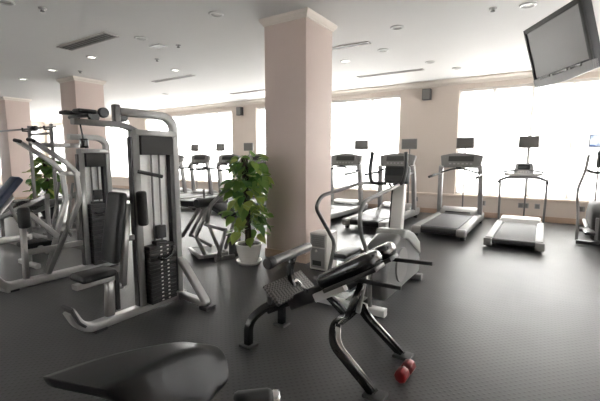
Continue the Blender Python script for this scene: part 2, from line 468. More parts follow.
sl = B()
for a, b in ((-.30, -.14), (-.10, .12), (.16, .30)): sl.box((a, -.021, -.232), (b, -.012, -.212), tvM)
sl.build('speaker_slot', M['black'], tv)
mb = B(); p = tvM @ V((0, .06, .05)); back = tvM @ V((0, .22, .08))
mb.box((-.12, .07, -.1), (.12, .09, .12), tvM).tube([tvM @ V((0, .08, .02)), back], .022).tube([back, (back.x, back.y, H)], .03)
mb.cyl((back.x, back.y, H - .03), (back.x, back.y, H), .09)
mb.build('ceiling_mount', M['dark'], tv)

# ------------------------------------------------------------------ treadmills
def treadmill(xc, label):
    y0, y1 = 6.5, 8.75; r = thing('treadmill', label, 'treadmill', (xc, 7.6, 0), 'treadmills facing the windows')
    X = lambda d: xc + d
    B().prism([(y0 + .02, .09), (y1 - .05, .05), (y1, .12), (y1 - .02, .2), (y0 + .02, .16)], 'x', X(-.33), X(.33)).build('base_frame', M['dark'], r, bevel=.01)
    for s in (-1, 1):
        B().prism([(y0 + .05, .10), (y1 - .1, .07), (y1, .14), (y1, .22), (y0 + .12, .205), (y0 + .03, .17)], 'x', X(s * .3), X(s * .44)).build('side_rail', M['rail'], r, bevel=.03)
        B().prism([(y0 - .03, .07), (y0 + .1, .07), (y0 + .1, .2), (y0, .2), (y0 - .03, .16)], 'x', X(s * .29), X(s * .445)).build('end_cap', M['grey'], r, bevel=.025)
        B().cyl((X(s * .35), y0 + .1, .035), (X(s * .42), y0 + .1, .035), .035).build('foot', M['dark'], r)
        B().cyl((X(s * .35), y1 - .2, .035), (X(s * .42), y1 - .2, .035), .035).build('foot', M['dark'], r)
        B().bar([(X(s * .40), 8.38, .16), (X(s * .385), 8.3, 1.0), (X(s * .37), 8.26, 1.2)], .085, .12, .15, (1, 0, 0)).build('upright', M['midgrey'], r)
        B().tube([(X(s * .38), 8.26, 1.04), (X(s * .41), 8.0, 1.03), (X(s * .42), 7.48, 1.0)], .024, .1).build('handrail', M['dark'], r)
    B().box((X(-.30), y0 + .06, .17), (X(.30), 8.2, .207)).build('belt', M['belt'], r, bevel=.01)
    B().cyl((X(-.29), y0 + .05, .15), (X(.29), y0 + .05, .15), .05).build('rear_roller', M['dark'], r)
    h = B().prism([(8.15, .2), (8.27, .29), (8.5, .33), (8.7, .27), (8.76, .14), (8.7, .1), (8.15, .1)], 'x', X(-.36), X(.36)).build('motor_hood', M['rail'], r, bevel=.03)
    B().box((X(-.24), 8.19, .245), (X(.24), 8.24, .262)).build('hood_vent', M['dark'], h)
    tilt = Matrix.Translation((xc, 8.28, 1.17)) @ Matrix.Rotation(-.3, 4, 'X')
    # console shell with an arched top
    poly = [(-.37, 0)] + [(-.41 + .82 * k / 12, .245 + .06 * math.sin(PI * k / 12)) for k in range(13)] + [(.37, 0)]
    c = B(); vs = [tilt @ V((u, yy, z)) for yy in (-.03, .07) for (u, z) in poly]; q = len(poly)
    c.add(vs, [tuple(range(q)), tuple(range(q, 2 * q))] + [(i, (i + 1) % q, q + (i + 1) % q, q + i) for i in range(q)])
    co = c.build('console', M['consolegrey'], r, bevel=.018)
    B().box((-.30, -.036, .03), (.30, -.028, .245), tilt).build('display_panel', M['grey'], co, bevel=.004)
    B().box((-.24, -.041, .115), (.24, -.035, .225), tilt).build('display', M['darkgrey'], co)
    for k in range(6): B().box((-.22 + k * .08, -.041, .05), (-.18 + k * .08, -.035, .08), tilt).build('button', M['midgrey'], co)
    B().tube([(X(-.37), 8.22, 1.06), (X(-.3), 8.1, 1.08), (X(-.1), 8.08, 1.15), (X(.1), 8.08, 1.15), (X(.3), 8.1, 1.08), (X(.37), 8.22, 1.06)], .018, .08).build('grip_bar', M['dark'], r)
    B().box((X(-.05), 8.05, 1.13), (X(.05), 8.22, 1.19)).build('stop_clip', M['dark'], r, bevel=.015)
    return r
t0 = treadmill(-1.44, 'silver treadmill with a tall arched grey console, left of the thin-framed treadmill')
for x, l in [(-2.78, 'treadmill whose console rises right behind the stepper climber'), (-4.06, 'treadmill just right of the front column, behind the stepper rails'),
             (-6.72, 'treadmill half hidden by the left edge of the front column'), (-7.92, 'treadmill directly behind the big potted plant'),
             (-9.14, 'treadmill second to the right of the multi gym tower'), (-10.37, 'treadmill nearest the right edge of the multi gym tower')]:
    dup(t0, (x, 7.6, 0), l)

# thin-framed treadmill
def slim_treadmill():
    xc = -.32; y0, y1 = 6.35, 8.45
    r = thing('treadmill', 'pale treadmill with a thin open frame and small winged console, second from right', 'treadmill', (xc, 7.4, 0))
    X = lambda d: xc + d
    B().box((X(-.36), y0 + .05, .06), (X(.36), y1, .12)).build('base_frame', M['dark'], r, bevel=.01)
    B().box((X(-.27), y0 + .08, .12), (X(.27), y1 - .25, .142)).build('belt', M['palebelt'], r, bevel=.006)
    B().cyl((X(-.29), y0 + .05, .105), (X(.29), y0 + .05, .105), .042).build('rear_roller', M['dark'], r)
    for s in (-1, 1):
        B().box((X(s * .33) - .055, y0 + .02, .07), (X(s * .33) + .055, y1, .165)).build('side_rail', M['rail'], r, bevel=.02)
        B().box((X(s * .34) - .06, y0 - .02, .03), (X(s * .34) + .06, y0 + .09, .15)).build('end_cap', M['grey'], r, bevel=.015)
        B().bar([(X(s * .37), 8.3, .12), (X(s * .385), 8.3, .9)], .04, .06, 0, (1, 0, 0)).build('upright', M['grey'], r)
        B().bar([(X(s * .385), 8.34, .9), (X(s * .385), 8.0, .92)], .05, .05, 0, (1, 0, 0)).build('handrail', M['dark'], r)
        B().box((X(s * .34) - .03, y1 - .2, 0), (X(s * .34) + .03, y1 - .1, .07)).build('foot', M['dark'], r)
        B().box((X(s * .34) - .03, y0 + .1, 0), (X(s * .34) + .03, y0 + .2, .07)).build('foot', M['dark'], r)
        B().bar([(X(s * .1), 8.26, 1.14), (X(s * .33), 8.2, 1.1)], .03, .09, 0, (0, 0, 1)).build('console_wing', M['grey'], r)
    B().prism([(8.1, .12), (8.2, .22), (8.45, .24), (8.5, .1)], 'x', X(-.33), X(.33)).build('motor_hood', M['bright'], r, bevel=.03)
    B().bar([(X(-.4), 8.3, .93), (X(-.25), 8.26, 1.0), (X(.25), 8.26, 1.0), (X(.4), 8.3, .93)], .05, .07, .06, (0, 0, 1)).build('cross_bar', M['midgrey'], r)
    B().bar([(X(-.3), 8.2, 1.06), (X(-.15), 8.17, 1.05), (X(.15), 8.17, 1.05), (X(.3), 8.2, 1.06)], .05, .1, .05, (0, 0, 1)).build('tray', M['bright'], r)
    tl = Matrix.Translation((xc, 8.24, 1.02)) @ Matrix.Rotation(-.35, 4, 'X')
    c = B().prism([(-.17, .03), (.17, .03), (.14, .26), (-.14, .26)], 'y', -.03, .05)
    c.v = [tl @ p for p in c.v]
    co = c.build('console', M['midgrey'], r, bevel=.025)
    B().box((-.10, -.036, .12), (.10, -.028, .22), tl).build('display', M['screen'], co, bevel=.004)
    for k in range(5): B().box((-.1 + k * .043, -.036, .06), (-.07 + k * .043, -.028, .09), tl).build('button', M['bright'], co)
slim_treadmill()

# screens on posts along the window
def post_screen(xc, label, lit=False):
    y = 9.28
    r = thing('post_screen', label, 'screen', (xc, y, 0), 'small screens on floor posts')
    B().lathe([(.001, .014), (.11, .012), (.12, .004), (.12, 0)], (xc, y, 0), 28).build('base', M['dark'], r)
    B().tube([(xc, y, .01), (xc, y, 1.62)], .016).build('post', M['grey'], r)
    hs = B().box((xc - .185, y - .06, 1.565), (xc + .185, y - .015, 1.815)).build('housing', M['grey'], r, bevel=.008)
    B().box((xc - .165, y - .063, 1.585), (xc + .165, y - .058, 1.795)).build('display', M['picture' if lit else 'tvscreen'], hs)
    B().box((xc - .05, y - .02, 1.6), (xc + .05, y + .02, 1.7)).build('bracket', M['dark'], r)
    return r
p0 = post_screen(-1.53, 'dark screen on a post behind the treadmill with the tall grey console')
for x, l in [(-.3, 'dark screen on a post behind the thin-framed treadmill'), (-2.8, 'dark screen on a post before the pier right of the column'),
             (-4.06, 'dark screen on a post just right of the front column'), (-7.93, 'dark screen on a post above the potted plant'),
             (-9.16, 'dark screen on a post second to the right of the multi gym tower'), (-10.4, 'dark screen on a post nearest the multi gym tower')]:
    dup(p0, (x, 9.28, 0), l)
post_screen(.88, 'screen on a post showing a blue picture at the right edge', True)

# ------------------------------------------------------------------ elliptical at the right edge
def elliptical():
    xc = .92; r = thing('elliptical_trainer', 'dark elliptical trainer with swept arms, cut off at the right edge', 'elliptical trainer', (xc, 7.9, 0))
    X = lambda d: xc + d
    B().prism([(7.35, .08), (7.4, .5), (7.6, .62), (8.1, .64), (8.4, .45), (8.45, .08)], 'x', X(-.24), X(.24)).build('shroud', M['darkgrey'], r, bevel=.05)
    f = B()
    for k in range(4): f.box((X(-.19 + k * .085), 7.335, .1), (X(-.15 + k * .085), 7.4, .44))
    f.build('shroud_rib', M['grey'], r)
    B().bar([(X(-.42), 7.35, .04), (X(.42), 7.35, .04)], .06, .07).build('base_frame', M['dark'], r)
    B().bar([(X(-.3), 8.6, .04), (X(.3), 8.6, .04)], .06, .07).build('base_frame', M['dark'], r)
    B().bar([(xc, 7.35, .05), (xc, 8.6, .05)], .07, .1).build('base_frame', M['dark'], r)
    B().bar([(xc, 8.3, .5), (xc, 8.22, 1.2)], .09, .07, 0, (1, 0, 0)).build('mast', M['grey'], r)
    for s in (-1, 1):
        B().tube([(X(s * .33), 7.62, 1.42), (X(s * .35), 7.68, 1.15), (X(s * .44), 7.7, .84), (X(s * .40), 7.62, .45), (X(s * .41), 7.4, .06)], .022, .12).build('swing_arm', M['grey'], r)
        B().box((X(s * .27) - .07, 7.1, .2), (X(s * .27) + .07, 7.5, .25)).build('pedal', M['dark'], r, bevel=.02)
        B().bar([(X(s * .27), 7.3, .2), (X(s * .27), 8.2, .28)], .05, .05).build('pedal_rail', M['midgrey'], r)
    B().tube([(X(-.33), 7.7, 1.17), (X(-.22), 8.0, 1.12), (xc, 8.1, 1.12), (X(.22), 8.0, 1.12), (X(.33), 7.7, 1.17)], .025, .1).build('handlebar', M['dark'], r)
    c = B().box((X(-.18), 8.05, 1.2), (X(.18), 8.14, 1.48)).build('console', M['darkgrey'], r, bevel=.03)
    B().box((X(-.13), 8.044, 1.3), (X(.13), 8.052, 1.44)).build('display', M['screen'], c)
elliptical()

# ------------------------------------------------------------------ stepper climber by the column
def stepper():
    r = thing('stepper_climber', 'silver stepper climber with long bent handrails, right of the front column', 'stepper', (-1.45, 3.6, 0))
    prof = [(3.12, .10), (3.06, .28), (3.12, .46), (3.26, .59), (3.45, .655), (3.65, .635), (3.86, .57), (4.07, .45), (4.2, .28), (4.2, .10)]
    B().prism(prof, 'x', -1.36, -1.10).build('shroud', M['shroud'], r, bevel=.05)
    cc = B().prism([(3.55, .685), (3.5, .62), (3.66, .58), (4.14, .32), (4.08, .48), (3.88, .60), (3.68, .67)], 'x', -1.38, -1.08)
    cc.build('shroud_cap', M['cap'], r, bevel=.02)
    B().cyl((-1.103, 3.5, .36), (-1.085, 3.5, .36), .17, 32).build('flywheel_cover', M['grey'], r)
    B().bar([(-1.26, 3.8, .55), (-1.33, 4.1, 1.12)], .13, .09, 0, (1, 0, 0)).build('mast', M['white'], r)
    B().bar([(-1.75, 3.04, .04), (-1.08, 3.04, .04)], .07, .08).build('base_frame', M['bright'], r)
    B().bar([(-1.75, 4.2, .04), (-1.08, 4.2, .04)], .07, .08).build('base_frame', M['dark'], r)
    B().bar([(-1.42, 3.04, .05), (-1.42, 4.2, .05)], .08, .1).build('base_frame', M['bright'], r)
    B().tube([(-1.52, 4.05, 1.1), (-1.7, 3.85, 1.10), (-1.78, 3.13, 1.02), (-1.78, 3.02, .92), (-1.78, 3.42, .5), (-1.75, 3.22, .2), (-1.72, 3.05, .05)], .019, .09).build('handrail', M['railgrey'], r)
    B().tube([(-1.30, 4.05, 1.1), (-1.27, 3.7, 1.08), (-1.31, 3.05, 1.0), (-1.31, 2.97, .9), (-1.31, 2.99, .74), (-1.25, 3.06, .5), (-1.22, 3.03, .05)], .019, .09).build('handrail', M['railgrey'], r)
    B().tube([(-1.42, 4.0, 1.1), (-1.385, 4.02, 1.04), (-1.35, 3.86, .58)], .014, .05).build('cable_tube', M['dark'], r)
    for s, x in ((-1, -1.6), (1, -1.25)):
        B().tube([(-1.40 + s * .04, 3.98, 1.1), (x, 3.92, 1.1), (x + s * .03, 3.95, 1.25), (x + s * .01, 3.98, 1.44)], .02, .06).build('grip', M['dark'], r)
    tl = Matrix.Translation((-1.37, 4.05, 1.1)) @ Matrix.Rotation(-.25, 4, 'X')
    co = B().box((-.13, -.04, 0), (.15, .05, .20), tl).build('console', M['dark'], r, bevel=.03)
    B().box((-.1, -.046, .08), (.12, -.038, .17), tl).build('display', M['screen'], co)
    for x, z, y in ((-1.70, .36, 3.35), (-1.53, .14, 3.12)):
        pd = B().box((x - .075, y, z), (x + .075, y + .42, z + .05)).build('pedal', M['dark'], r, bevel=.02)
        B().box((x - .07, y + .01, z - .025), (x + .07, y + .40, z)).build('pedal_tray', M['blueplastic'], pd, bevel=.008)
        B().bar([(x, y + .38, z), (-1.42, 4.0, .3)], .05, .04).build('pedal_arm', M['grey'], r)
stepper()

# ------------------------------------------------------------------ back extension bench (centre)
def extension_bench():
    r = thing('back_extension_bench', 'black and silver back extension bench with ribbed foot plate in the centre', 'exercise bench', (-1.25, 2.22, 0))
    yc = 2.22
    B().bar([(-1.72, yc, .22), (-.86, yc, .70)], .075, .06, 0, (0, 1, 0)).build('main_beam', M['black'], r)
    B().bar([(-1.50, yc - .01, .325), (-1.22, yc - .01, .48)], .088, .10, 0, (0, 1, 0)).build('beam_sleeve', M['dark'], r)
    B().bar([(-1.27, yc - .055, .425), (-1.05, yc - .055, .55)], .05, .06, 0, (0, 1, 0)).build('slide_tube', M['bright'], r)
    # rear legs
    for s, fy in ((-1, 2.01), (1, 2.43)):
        B().bar([(-1.755, fy, .02), (-1.75, fy, .2), (-1.68, yc + s * .08, .285), (-1.60, yc, .29)], .055, .055, .1).build('rear_leg', M['black'], r)
        B().box((-1.81, fy - .05, 0), (-1.70, fy + .05, .022)).build('foot_pad', M['dark'], r, bevel=.006)
        # front legs
        lg = B().bar([(-1.05, yc, .33), (-1.055, yc + s * .2, .335), (-1.03, yc + s * .255, .24), (-.76, yc + s * .262, .02)], .05, .05, .09).build('front_leg', M['black'], r)
        B().bar([(-1.022, yc + s * .2, .355), (-.998, yc + s * .252, .25), (-.738, yc + s * .262, .032)], .012, .036, .06).build('chrome_strip', M['chrome'], lg, label='chrome strip along the leg')
        B().box((-.81, yc + s * .262 - .05, 0), (-.68, yc + s * .262 + .05, .024)).build('foot_pad', M['dark'], r, bevel=.006)
    B().bar([(-1.24, yc, .47), (-1.05, yc, .32), (-.94, yc, .6)], .05, .045, .02, (0, 1, 0)).build('brace', M['black'], r)
    B().bar([(-.985, yc + .02, .36), (-.93, yc + .02, .66)], .03, .03, 0, (0, 1, 0)).build('post', M['steel'], r)
    # hip pads
    for s in (-1, 1):
        a = V((-1.17, yc + s * .13, .585)); b = V((-.80, yc + s * .13, .80))
        d = (b - a).normalized(); up = V((0, 1, 0)).cross(d) * -1
        mt = Matrix.Translation((a + b) / 2) @ Matrix((d, V((0, 1, 0)), up)).transposed().to_4x4()
        pd = B().box((-.215, -.095, -.045), (.215, .095, .05), mt).build('hip_pad', M['glossvinyl'], r, bevel=.04)
        B().box((-.2, -.08, -.07), (.2, .08, -.043), mt).build('pad_board', M['dark'], pd, bevel=.006)
        if s < 0: B().bar([(-1.0, yc - .13, .635), (-.655, yc - .12, .635)], .024, .026).build('handle', M['dark'], r)
        else: B().bar([(-.95, yc + .13, .72), (-.545, yc + .14, .735)], .024, .026).build('handle', M['dark'], r)
    B().bar([(-.93, yc - .12, .66), (-.93, yc + .12, .70)], .05, .05).build('pad_bracket', M['steel'], r)
    # foot plate
    P4 = [V((-1.586, 1.990, 0.507)), V((-1.586, 2.46, 0.495)), V((-1.45, 2.46, 0.385)), V((-1.45, 1.990, 0.395))]
    nrm = (P4[1] - P4[0]).cross(P4[3] - P4[0]).normalized()
    if nrm.z < 0: nrm = -nrm
    fp = B(); fp.add(P4 + [p - nrm * .03 for p in P4], [(0, 1, 2, 3), (4, 5, 6, 7), (0, 1, 5, 4), (1, 2, 6, 5), (2, 3, 7, 6), (3, 0, 4, 7)])
    fp.build('foot_plate', M['tread'], r, bevel=.006)
    B().bar([(-1.52, yc, .40), (-1.50, yc, .34)], .1, .06).build('plate_mount', M['dark'], r)
    # ankle roller
    rl = B().cyl((-1.53, 1.98, .675), (-1.51, 2.46, .695), .035).build('ankle_roller', M['railgrey'], r, label='shiny grey ankle roller')
    B().cyl((-1.531, 1.955, .674), (-1.53, 2.02, .677), .04).build('end_cap', M['dark'], rl)
    B().bar([(-1.52, yc + .04, .66), (-1.56, yc + .04, .55), (-1.52, yc + .04, .42), (-1.49, yc + .03, .36)], .04, .045, .08, (0, 1, 0)).build('roller_post', M['black'], r)
    B().tube([(-1.34, yc - .05, .45), (-1.38, yc - .1, .52)], .01).cyl((-1.375, yc - .095, .51), (-1.395, yc - .12, .545), .018).build('adjuster_knob', M['chrome'], r)
    B().cyl((-1.66, yc - .07, .30), (-1.66, yc - .07, .36), .018).build('lock_pin', M['dark'], r)
extension_bench()

# ------------------------------------------------------------------ dumbbell
db = thing('dumbbell', 'small red dumbbell lying on the floor by the bench leg', 'dumbbell', (-.655, 2.28, 0))
a = V((-.665, 2.17, .042)); b = V((-.655, 2.34, .042)); d = (b - a).normalized()
B().cyl(a, b, .016).build('grip', M['chrome'], db)
for p, q in ((a - d * .01, a + d * .07), (b - d * .07, b + d * .01)):
    B().cyl(p, q, .042, 8, .25).build('head', M['red'], db, bevel=.004)

# ------------------------------------------------------------------ box beside the column
bx = thing('air_purifier', 'white plastic box appliance with a small dark vent beside the front column', 'appliance', (-2.22, 4.0, 0))
B().box((-2.37, 3.88, .01), (-2.13, 4.16, .47)).build('cabinet', M['white'], bx, bevel=.015)
B().box((-2.345, 3.872, .30), (-2.155, 3.882, .45)).build('upper_panel', M['midgrey'], bx, bevel=.004)
B().box((-2.345, 3.872, .04), (-2.155, 3.882, .285)).build('lower_panel', M['midgrey'], bx, bevel=.004)
B().box((-2.32, 3.866, .07), (-2.20, 3.874, .13)).build('vent_grille', M['dark'], bx)
g = B()
for k in range(5): g.box((-2.335, 3.867, .32 + k * .024), (-2.165, 3.874, .326 + k * .024))
g.build('slot', M['grey'], bx)
B().cyl((-2.27, 3.876, .25), (-2.27, 3.862, .25), .016).build('dial', M['white'], bx)
B().box((-2.36, 3.89, 0), (-2.14, 4.15, .012)).build('foot', M['dark'], bx)

# ------------------------------------------------------------------ plants
def leaf(mb, p, d, size, droop):
    d = d.normalized(); side = d.cross(V((0, 0, 1)))
    if side.length < .05: side = V((1, 0, 0))
    side.normalize(); up = side.cross(d)
    roll = random.uniform(-.5, .5); sd = side * math.cos(roll) + up * math.sin(roll)
    rows = [(0, 0), (.08, .30), (.3, .44), (.55, .38), (.8, .19), (1, 0)]
    vs = []
    for t, w_ in rows:
        c = p + d * (t * size) + V((0, 0, -droop * size * t * t))
        up2 = sd.cross(d)
        if w_ == 0: vs.append(c)
        else: vs += [c - sd * w_ * size + up2 * .06 * size, c, c + sd * w_ * size + up2 * .06 * size]
    f = [(0, 1, 2), (0, 2, 3)]
    for k in range(3):
        i = 1 + 3 * k; f += [(i, i + 3, i + 4, i + 1), (i + 1, i + 4, i + 5, i + 2)]
    f += [(10, 13, 11), (11, 13, 12)]
    mb.add(vs, f, True)
def plant(x, y, label, h, rad, pot_mat, nleaf, pot_r=.19, pot_h=.3, size=(.11, .19)):
    r = thing('potted_plant', label, 'plant', (x, y, 0))
    R_ = pot_r
    po = B().lathe([(.001, .02), (R_ * .62, .02), (R_ * .72, .05), (R_ * .92, pot_h * .6), (R_, pot_h * .93), (R_ * 1.06, pot_h * .95), (R_ * 1.06, pot_h), (R_ * .95, pot_h), (R_ * .93, pot_h * .9), (.001, pot_h * .88)], (x, y, 0), 40).build('pot', pot_mat, r)
    B().lathe([(.001, 0), (R_ * .85, 0), (R_ * 1.0, .035), (R_ * 1.03, .05), (R_ * .97, .05), (R_ * .85, .022), (.001, .02)], (x, y, 0), 40).build('saucer', pot_mat, r)
    B().lathe([(.001, pot_h * .93), (R_ * .6, pot_h * .92), (R_ * .93, pot_h * .9)], (x, y, 0), 24).build('soil', M['soil'], r)
    B().cyl((x, y, pot_h * .8), (x - .05, y, h * .98), .042, 14).build('moss_pole', M['moss'], r)
    fo = B(); st = B()
    for i in range(nleaf):
        t = random.random() ** .8
        z = pot_h + .1 + t * (h - pot_h - .12)
        a_ = random.uniform(0, 2 * PI)
        rr = rad * (.25 + .75 * math.sqrt(random.random())) * (.55 + .45 * math.sin(PI * min(1, .25 + t * .72)))
        c = V((x, y, z)); p = c + V((math.cos(a_) * rr, math.sin(a_) * rr, random.uniform(-.06, .06)))
        if p.y > y + .17: p.y = y + .17 - random.random() * .1
        d = V((math.cos(a_) * .8, math.sin(a_) * .8 if math.sin(a_) < 0 else 0, random.uniform(-.9, .25))) if p.y > y + .08 else V((math.cos(a_) * .8, math.sin(a_) * .8, random.uniform(-.9, .25)))
        leaf(fo, p, d, random.uniform(*size), random.uniform(0, .45))
        if i % 3 == 0: st.tube([c - V((0, 0, .08)), (c + p) / 2 + V((0, 0, .05)), p], .004, .05, 5)
    fo.build('foliage', M['leaf'], r); st.build('stem', M['stem'], r)
    return r
plant(-3.18, 3.68, 'leafy green climbing plant on a dark pole in a white pot before the column', 1.40, .27, M['pot'], 200, pot_r=.165, pot_h=.27, size=(.11, .175))
plant(-9.35, 4.0, 'dark green bushy plant seen behind the chest press arms at far left', 1.38, .34, M['dark'], 120, size=(.14, .22))

# ------------------------------------------------------------------ multi gym tower (weight stack station)
def stack_tower(r, X0, y0, y1, ztop, zstack, plates, marks=True):
    """two posts, arch, header, guide rods, plates and carriage, in the plane x = X0, facing +x"""
    ym = (y0 + y1) / 2
    B().bar([(X0, y0, .02), (X0, y0, ztop - .14)], .07, .07, 0, (1, 0, 0)).build('front_post', M['steel'], r)
    B().box((X0 - .028, y0 - .046, .06), (X0 + .028, y0 - .034, ztop - .2)).build('post_channel', M['dark'], r)
    B().bar([(X0, y1, .02), (X0, y1, ztop - .06), (X0, y1 - .09, ztop), (X0, y0 - .12, ztop)], .075, .065, .2, (1, 0, 0)).build('arched_post', M['bright'], r)
    B().box((X0 - .03, y1 - .075, .1), (X0 + .036, y1 - .032, ztop - .2)).build('post_channel', M['dark'], r)
    B().bar([(X0, y0, ztop - .16), (X0, y1, ztop - .16)], .1, .05, 0, (1, 0, 0)).build('cross_bar', M['bright'], r)
    B().box((X0 - .03, y0 + .04, ztop - .35), (X0 + .045, y1 - .04, ztop - .185)).build('header_panel', M['darkgrey'], r, bevel=.006)
    B().box((X0 - .03, y0 + .03, .1), (X0 - .018, y1 - .06, ztop - .3)).build('rear_cover', M['cover'], r)
    for yy in (ym - .05, ym + .03):
        B().tube([(X0 + .01, yy, .1), (X0 + .01, yy, ztop - .33)], .009).build('guide_rod', M['grey'], r)
    ya, yb = y0 + .045, y1 - .095
    hp = (zstack - .07) / plates
    for k in range(plates):
        z = .075 + k * hp
        p = B().box((X0 - .012, ya, z), (X0 + .09, yb, z + hp - .004)).build('weight_plate', M['stack'], r, bevel=.003)
        if marks: B().box((X0 + .089, ym - .055, z + hp * .3), (X0 + .0915, ym - .035, z + hp * .62)).box((X0 + .089, ym + .015, z + hp * .3), (X0 + .0915, ym + .035, z + hp * .62)).build('weight_mark', M['white'], p)
    B().box((X0 - .012, ym - .07, zstack), (X0 + .07, ym + .04, zstack + .03)).box((X0 - .012, ym - .05, zstack + .05), (X0 + .05, ym + .05, zstack + .17)).build('carriage', M['dark'], r, bevel=.008)
    B().tube([(X0 + .1, ym - .09, zstack - .10), (X0 + .13, ym - .05, zstack - .13), (X0 + .13, ym + .05, zstack - .09), (X0 + .1, ym + .07, zstack - .03)], .012, .04).build('selector_lever', M['black'], r)

def multi_gym():
    X0 = -2.95; r = thing('multi_gym', 'tall silver multi gym with weight stack, black back pad and seat, left of centre', 'gym machine', (X0, 2.0, 0))
    y0, y1, zt = 1.95, 2.36, 1.76
    stack_tower(r, X0, y0, y1, zt, .6, 15)
    B().bar([(X0, 1.34, .23), (X0, 1.395, .11), (X0, 1.48, .045), (X0, 2.42, .045)], .085, .07, .12, (1, 0, 0)).build('base_beam', M['steel'], r)
    B().bar([(X0 + .005, 1.325, .27), (X0 + .005, 1.375, .14), (X0 + .005, 1.42, .095)], .15, .02, .05, (1, 0, 0)).build('foot_plate', M['dark'], r)
    B().bar([(X0 + .02, 2.36, .40), (X0 + .08, 2.36, .37), (X0 + .42, 2.335, .045), (X0 + .02, 2.36, .05)], .07, .06, .05, (0, 1, 0)).build('side_brace', M['bright'], r)
    B().box((X0 + .37, 2.28, 0), (X0 + .47, 2.39, .03)).build('foot', M['dark'], r)
    B().box((X0 - .05, 1.5, 0), (X0 + .05, 1.6, .02)).build('foot', M['dark'], r)
    B().box((X0 - .05, 2.38, 0), (X0 + .05, 2.46, .02)).build('foot', M['dark'], r)
    # seat on its post
    B().bar([(X0 - .02, 1.66, .06), (X0 - .02, 1.69, .46)], .06, .07, 0, (1, 0, 0)).build('seat_post', M['steel'], r)
    B().box((X0 + .005, 1.705, .12), (X0 + .025, 1.735, .44)).build('post_insert', M['dark'], r)
    B().box((X0 - .17, 1.43, .415), (X0 + .05, 1.72, .475)).build('seat', M['vinyl'], r, bevel=.028)
    B().bar([(X0 - .02, 1.4, .395), (X0 - .02, 1.74, .395)], .08, .04, 0, (1, 0, 0)).build('seat_rail', M['steel'], r)
    # back pad, reclined
    a = V((X0 - .03, 1.70, .52)); b = V((X0 - .03, 1.80, 1.10)); d = (b - a).normalized()
    mt = Matrix.Translation((a + b) / 2) @ Matrix((V((1, 0, 0)), d.cross(V((1, 0, 0))), d)).transposed().to_4x4()
    B().box((-.105, -.04, -.295), (.105, .035, .295), mt).build('back_pad', M['vinyl'], r, bevel=.03)
    B().bar([(X0 - .02, 1.79, .3), (X0 - .02, 1.87, 1.0)], .06, .05, 0, (1, 0, 0)).build('back_frame', M['steel'], r)
    B().bar([(X0 - .02, 1.83, .7), (X0, 1.97, .7)], .05, .05).build('back_frame', M['steel'], r)
    B().bar([(X0 - .02, 1.79, .3), (X0 - .02, 1.69, .3)], .05, .05).build('back_frame', M['steel'], r)
    # arm pads
    B().cyl((X0 + .06, 1.965, .80), (X0 + .06, 1.955, 1.10), .043, 20, .4).build('arm_pad', M['foam'], r)
    B().bar([(X0, 1.955, .95), (X0 + .05, 1.96, .95)], .05, .05).build('pad_bracket', M['dark'], r)
    B().cyl((X0 + .07, 1.93, 1.27), (X0 + .14, 2.12, 1.22), .016).build('handle', M['dark'], r)
    # overhead boom and pulleys
    B().bar([(X0, 1.46, 1.655), (X0, 1.86, 1.655), (X0, 1.97, 1.61)], .06, .045, .06, (1, 0, 0)).build('overhead_boom', M['grey'], r)
    for yy, zz in ((1.70, 1.74), (1.86, 1.72), (1.62, 1.70)):
        B().cyl((X0 - .02, yy, zz), (X0 + .02, yy, zz), .04, 24).build('pulley', M['dark'], r)
    B().box((X0 - .03, 1.78, 1.67), (X0 + .03, 1.83, 1.815)).build('pulley_bracket', M['grey'], r, bevel=.01)
    B().cyl((X0 - .2, 1.54, 1.70), (X0 + .1, 1.54, 1.70), .014).build('lat_bar', M['dark'], r)
    for s in (-1, 1):
        B().box((X0 - .05 + s * .1 - .05, 1.46, 1.715), (X0 - .05 + s * .1 + .05, 1.60, 1.745)).build('rest_pad', M['vinyl'], r, bevel=.012)
    B().tube([(X0 + .02, 1.50, 1.68), (X0 + .02, 1.52, 1.52), (X0 + .01, 1.54, 1.46)], .006).cyl((X0 + .01, 1.53, 1.46), (X0 + .01, 1.53, 1.53), .03).build('cable_stop', M['black'], r)
multi_gym()

